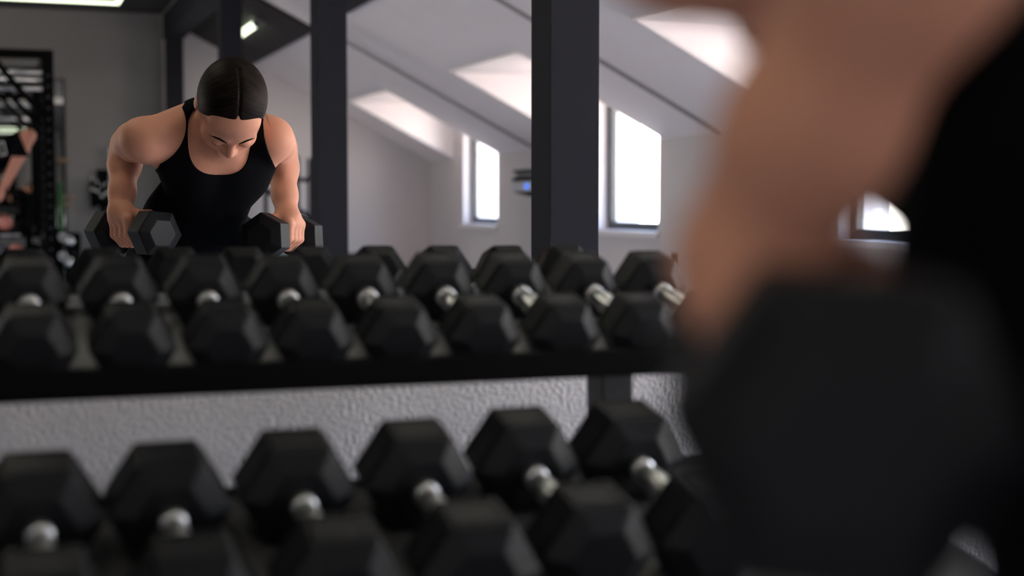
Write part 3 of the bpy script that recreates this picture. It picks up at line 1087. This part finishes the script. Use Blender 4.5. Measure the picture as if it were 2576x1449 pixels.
c0 = at(282, 372, 10.5)
bm = B(); box(bm, c0[0] - .025, c0[0] + .045, -YB + .001, -YB + .05, 0, c0[2])
t = obj('boxed_pipe', bm, 'sill', None, bevel=.006); tag(t, 'white boxed pipe standing against the end wall beside the hanging grips', 'pipe')

# handrail near the gable wall
hr = empty('stair_handrail', (at(720, 500, 10.2)[0], -10.2, 0)); tag(hr, 'dark tubular handrail sloping down beside the gable end wall', 'handrail')
for nm, pp, r in (('rail', [(640, 461), (700, 497), (800, 558)], .022), ('rail', [(738, 436), (750, 451), (768, 453), (800, 443)], .020)):
    bm = B(); tube(bm, [Vector(at(a, b, 10.2)) * 1 for a, b in pp], r)
    for v in bm.verts:
        v.co.y *= -1
    local_obj(nm, bm, 'darkpaint', hr, smooth=True)
for px_, y0_ in ((748, 392), (777, 398), (668, 470)):
    p_ = at(px_, y0_, 10.2)
    bm = B(); tube(bm, [(p_[0], -10.2, 0), (p_[0], -10.2, p_[2])], .018); local_obj('baluster', bm, 'darkpaint', hr, smooth=True)

# wall heater with a blue lamp between the windows, and a socket
hz = empty('wall_heater', (XR, -7.46, 1.035)); tag(hz, 'grey wall-mounted fan heater with a round blue lamp between two windows', 'heater')
for nm, m_, x0, x1, hw2, z0, z1 in (('top_cap', 'steelblack', -.20, -.002, .30, .180, .200), ('grille', 'greyplastic', -.18, -.002, .285, .145, .180),
                                    ('band', 'steelblack', -.205, -.002, .30, .118, .145), ('housing', 'lightgrey', -.20, -.002, .30, .045, .118)):
    bm = B(); box(bm, x0, x1, -hw2, hw2, z0, z1); obj(nm, bm, m_, hz, bevel=.006)
bm = B(); prism(bm, [(-.20, -.30, .045), (-.002, -.30, .045), (-.002, -.20, .0), (-.12, -.20, .012)], (0, .50, 0)); obj('base', bm, 'steelblack', hz)
bm = B(); tube(bm, [(-.198, 0, .08), (-.206, 0, .08)], .020, 20); obj('blue_lamp', bm, 'bluelamp', hz)
so = empty('wall_socket', (XR, -5.5, .672)); tag(so, 'small dark wall socket low on the knee wall', 'socket')
bm = B(); box(bm, -.014, -.001, -.035, .035, -.035, .035); obj('plate', bm, 'steelblack', so, bevel=.004)
for s in (-1, 1):
    bm = B(); tube(bm, [(-.0135, s * .010, 0), (-.0155, s * .010, 0)], .004, 8); obj('contact_hole', bm, 'greyplastic', so)

# ---- second person at the power rack (only an arm and shoulder edge shows)
S0 = at(-14, 378, 8.02); Y2 = 8.02
E2, W2 = at(73, 341, 7.98), at(14, 462, 7.9)
cx = S0[0] - .19
pp2 = [
    Prim('e', .05, (cx, Y2, 1.22), I3, (.165, .105, .22)), Prim('e', .05, (cx, Y2, .98), I3, (.150, .105, .14)),
    Prim('c', .04, (cx - .15, Y2, 1.40), (cx + .15, Y2, 1.40), .06, .06), Prim('c', .03, (cx, Y2, 1.42), (cx, Y2 - .02, 1.56), .055, .052),
    Prim('e', .03, (cx, Y2 - .02, 1.66), I3, (.078, .098, .115)), Prim('e', .01, (cx, Y2 - .118, 1.65), I3, (.014, .02, .025)),
    Prim('e', .01, (cx - .031, Y2 - .115, 1.668), I3, (.016, .010, .009), sub=True), Prim('e', .01, (cx + .031, Y2 - .115, 1.668), I3, (.016, .010, .009), sub=True),
    Prim('e', .006, (cx, Y2 - .108, 1.607), I3, (.022, .010, .007)), Prim('e', .008, (cx - .078, Y2, 1.66), I3, (.012, .02, .03)), Prim('e', .008, (cx + .078, Y2, 1.66), I3, (.012, .02, .03)),
    Prim('c', .04, S0 + np.array([-.02, 0, 0]), E2, .058, .040), Prim('c', .02, E2, lerp(E2, W2, .35), .042, .043), Prim('c', .02, lerp(E2, W2, .35), W2, .043, .028),
    Prim('e', .015, W2 + (W2 - E2) * .18, I3, (.022, .03, .05)),
]
hd = (W2 - E2) / np.linalg.norm(W2 - E2)
for k in range(4):
    b0 = W2 + (W2 - E2) * .25 + np.array([0, (k - 1.5) * .018, 0])
    pp2 += [Prim('c', .006, b0, b0 + hd * .035 + np.array([.012, 0, 0]), .0095, .009), Prim('c', .005, b0 + hd * .035 + np.array([.012, 0, 0]), b0 + hd * .05 + np.array([-.015, 0, 0]), .009, .008)]
pp2.append(Prim('c', .008, W2 + (W2 - E2) * .1 + np.array([0, -.03, 0]), W2 + (W2 - E2) * .28 + np.array([-.02, -.035, 0]), .012, .010))
S1 = np.array([cx - .20, Y2, 1.40]); E1 = np.array([cx - .27, Y2 + .05, 1.12]); W1 = np.array([cx - .26, Y2 - .05, .88])
pp2 += [Prim('c', .04, S1, E1, .056, .042), Prim('c', .02, E1, W1, .043, .028), Prim('e', .015, W1 - np.array([0, .01, .06]), I3, (.022, .035, .05))]
for k in range(4):
    b0 = W1 + np.array([0, (k - 1.5) * .018 - .01, -.095])
    pp2.append(Prim('c', .006, b0, b0 + np.array([.012, 0, -.05]), .009, .008))
pp2.append(Prim('c', .008, W1 + np.array([0, -.03, -.03]), W1 + np.array([.01, -.055, -.09]), .012, .009))
L2 = []
for s in (-1, 1):
    h_, k_, a_ = np.array([cx + s * .085, Y2, .90]), np.array([cx + s * .10, Y2 - .02, .49]), np.array([cx + s * .11, Y2 + .02, .08])
    L2 += [Prim('c', .04, h_, k_, .095, .058), Prim('c', .03, k_, a_, .056, .038), Prim('c', .02, a_ + np.array([0, .04, -.045]), a_ + np.array([0, -.16, -.05]), .038, .03)]
LO2, HI2 = (cx - .45, 7.7, -.02), (cx + .65, 8.35, 1.85)
V, F = sdf_mesh(field, pp2 + L2, LO2, HI2, .008)
p2 = empty('person', (cx, -Y2, 0)); tag(p2, 'person in black t-shirt standing at the power rack with bent arm raised', 'person')
O2 = np.array([cx, -Y2, 0])
sdf_obj('body', V, F, 'skinpale', p2, O2)


def shirt_fn(pr, P):
    b = field(pr, P) - .008
    arm = (P - S0) @ ((E2 - S0) / np.linalg.norm(E2 - S0)) - np.linalg.norm(E2 - S0) * .80
    arm = np.where(P[:, 0] > S0[0] - .02, arm, -1)
    low = np.where((P[:, 0] > S0[0] + .03), np.minimum(1, (1.30 - P[:, 2])), .86 - P[:, 2])
    return np.maximum.reduce([b, arm, low, P[:, 2] - 1.47, np.where(P[:, 0] < S1[0] + .0, 1.2 - P[:, 2], -1)])


V, F = sdf_mesh(shirt_fn, pp2, LO2, HI2, .008)
sdf_obj('t_shirt', V, F, 'black_cloth', p2, O2)
V, F = sdf_mesh(lambda pr, P: np.maximum.reduce([field(pr, P) - .006, P[:, 2] - .98, .10 - P[:, 2]]), pp2[:2] + L2, LO2, HI2, .01)
sdf_obj('trousers', V, F, 'black_cloth', p2, O2)
V, F = sdf_mesh(lambda pr, P: np.maximum(field(pr, P) - .010, -(P[:, 2] - 1.715) * .6 - (P[:, 1] - Y2 + .055) * .8), pp2[4:5], LO2, HI2, .006)
sdf_obj('hair', V, F, 'brow', p2, O2)
bm = B()
c_ = lerp(S0, E2, .22)
for q in ((-.020, .020, .038, .044), (-.020, .020, -.044, -.038), (-.020, -.014, -.038, .038), (.014, .020, -.038, .038)):
    box(bm, q[0], q[1], -.003, .003, q[2], q[3])
bmesh.ops.transform(bm, matrix=Matrix.Translation((c_[0] - O2[0], -c_[1] - O2[1] + .064, c_[2] - .012)) @ Matrix.Rotation(-.2, 4, 'Y'), verts=bm.verts)
obj('shirt_print', bm, 'white', p2)

# ------------------------------------------------------------------ world, camera, view
wd = bpy.data.worlds.new('overcast_daylight')
sc.world = wd
wd.use_nodes = True
nt = wd.node_tree
bg = nt.nodes['Background']
tc = nt.nodes.new('ShaderNodeTexCoord')
sx = nt.nodes.new('ShaderNodeSeparateXYZ')
nt.links.new(tc.outputs['Generated'], sx.inputs[0])
cr = nt.nodes.new('ShaderNodeValToRGB')
mp = nt.nodes.new('ShaderNodeMath'); mp.operation = 'MULTIPLY_ADD'
mp.inputs[1].default_value = .5; mp.inputs[2].default_value = .5
nt.links.new(sx.outputs['Z'], mp.inputs[0])
nt.links.new(mp.outputs[0], cr.inputs[0])
e = cr.color_ramp.elements
e[0].position = 0.0; e[0].color = (1.0, .80, .74, 1)
e[1].position = 1.0; e[1].color = (.34, .62, 1.25, 1)
for p, c in ((.46, (1.0, .84, .79, 1)), (.53, (1.0, .93, .90, 1)), (.66, (.66, .84, 1.15, 1))):
    q = e.new(p); q.color = c
nt.links.new(cr.outputs[0], bg.inputs['Color'])
bg.inputs['Strength'].default_value = 12.5

cd = bpy.data.cameras.new('camera')
co = bpy.data.objects.new('camera', cd)
COL.objects.link(co)
cd.sensor_width = 36.0
cd.lens = 50.0
cd.clip_start = .02
R3 = Matrix((cR, cU, -cF)).transposed()
co.matrix_world = Matrix.Translation(CAM) @ R3.to_4x4()
cd.dof.use_dof = True
cd.dof.focus_distance = 3.22
cd.dof.aperture_fstop = 2.4
sc.camera = co

sc.view_settings.view_transform = 'Standard'
sc.view_settings.look = 'None'
sc.view_settings.gamma = 1.0
sc.view_settings.use_curve_mapping = False
sc.view_settings.exposure = 0.4
cy = sc.cycles
cy.use_denoising = True
cy.max_bounces = 12
cy.diffuse_bounces = 8
cy.glossy_bounces = 6
cy.transparent_max_bounces = 8
cy.sample_clamp_indirect = 40.0
cy.blur_glossy = 0.5
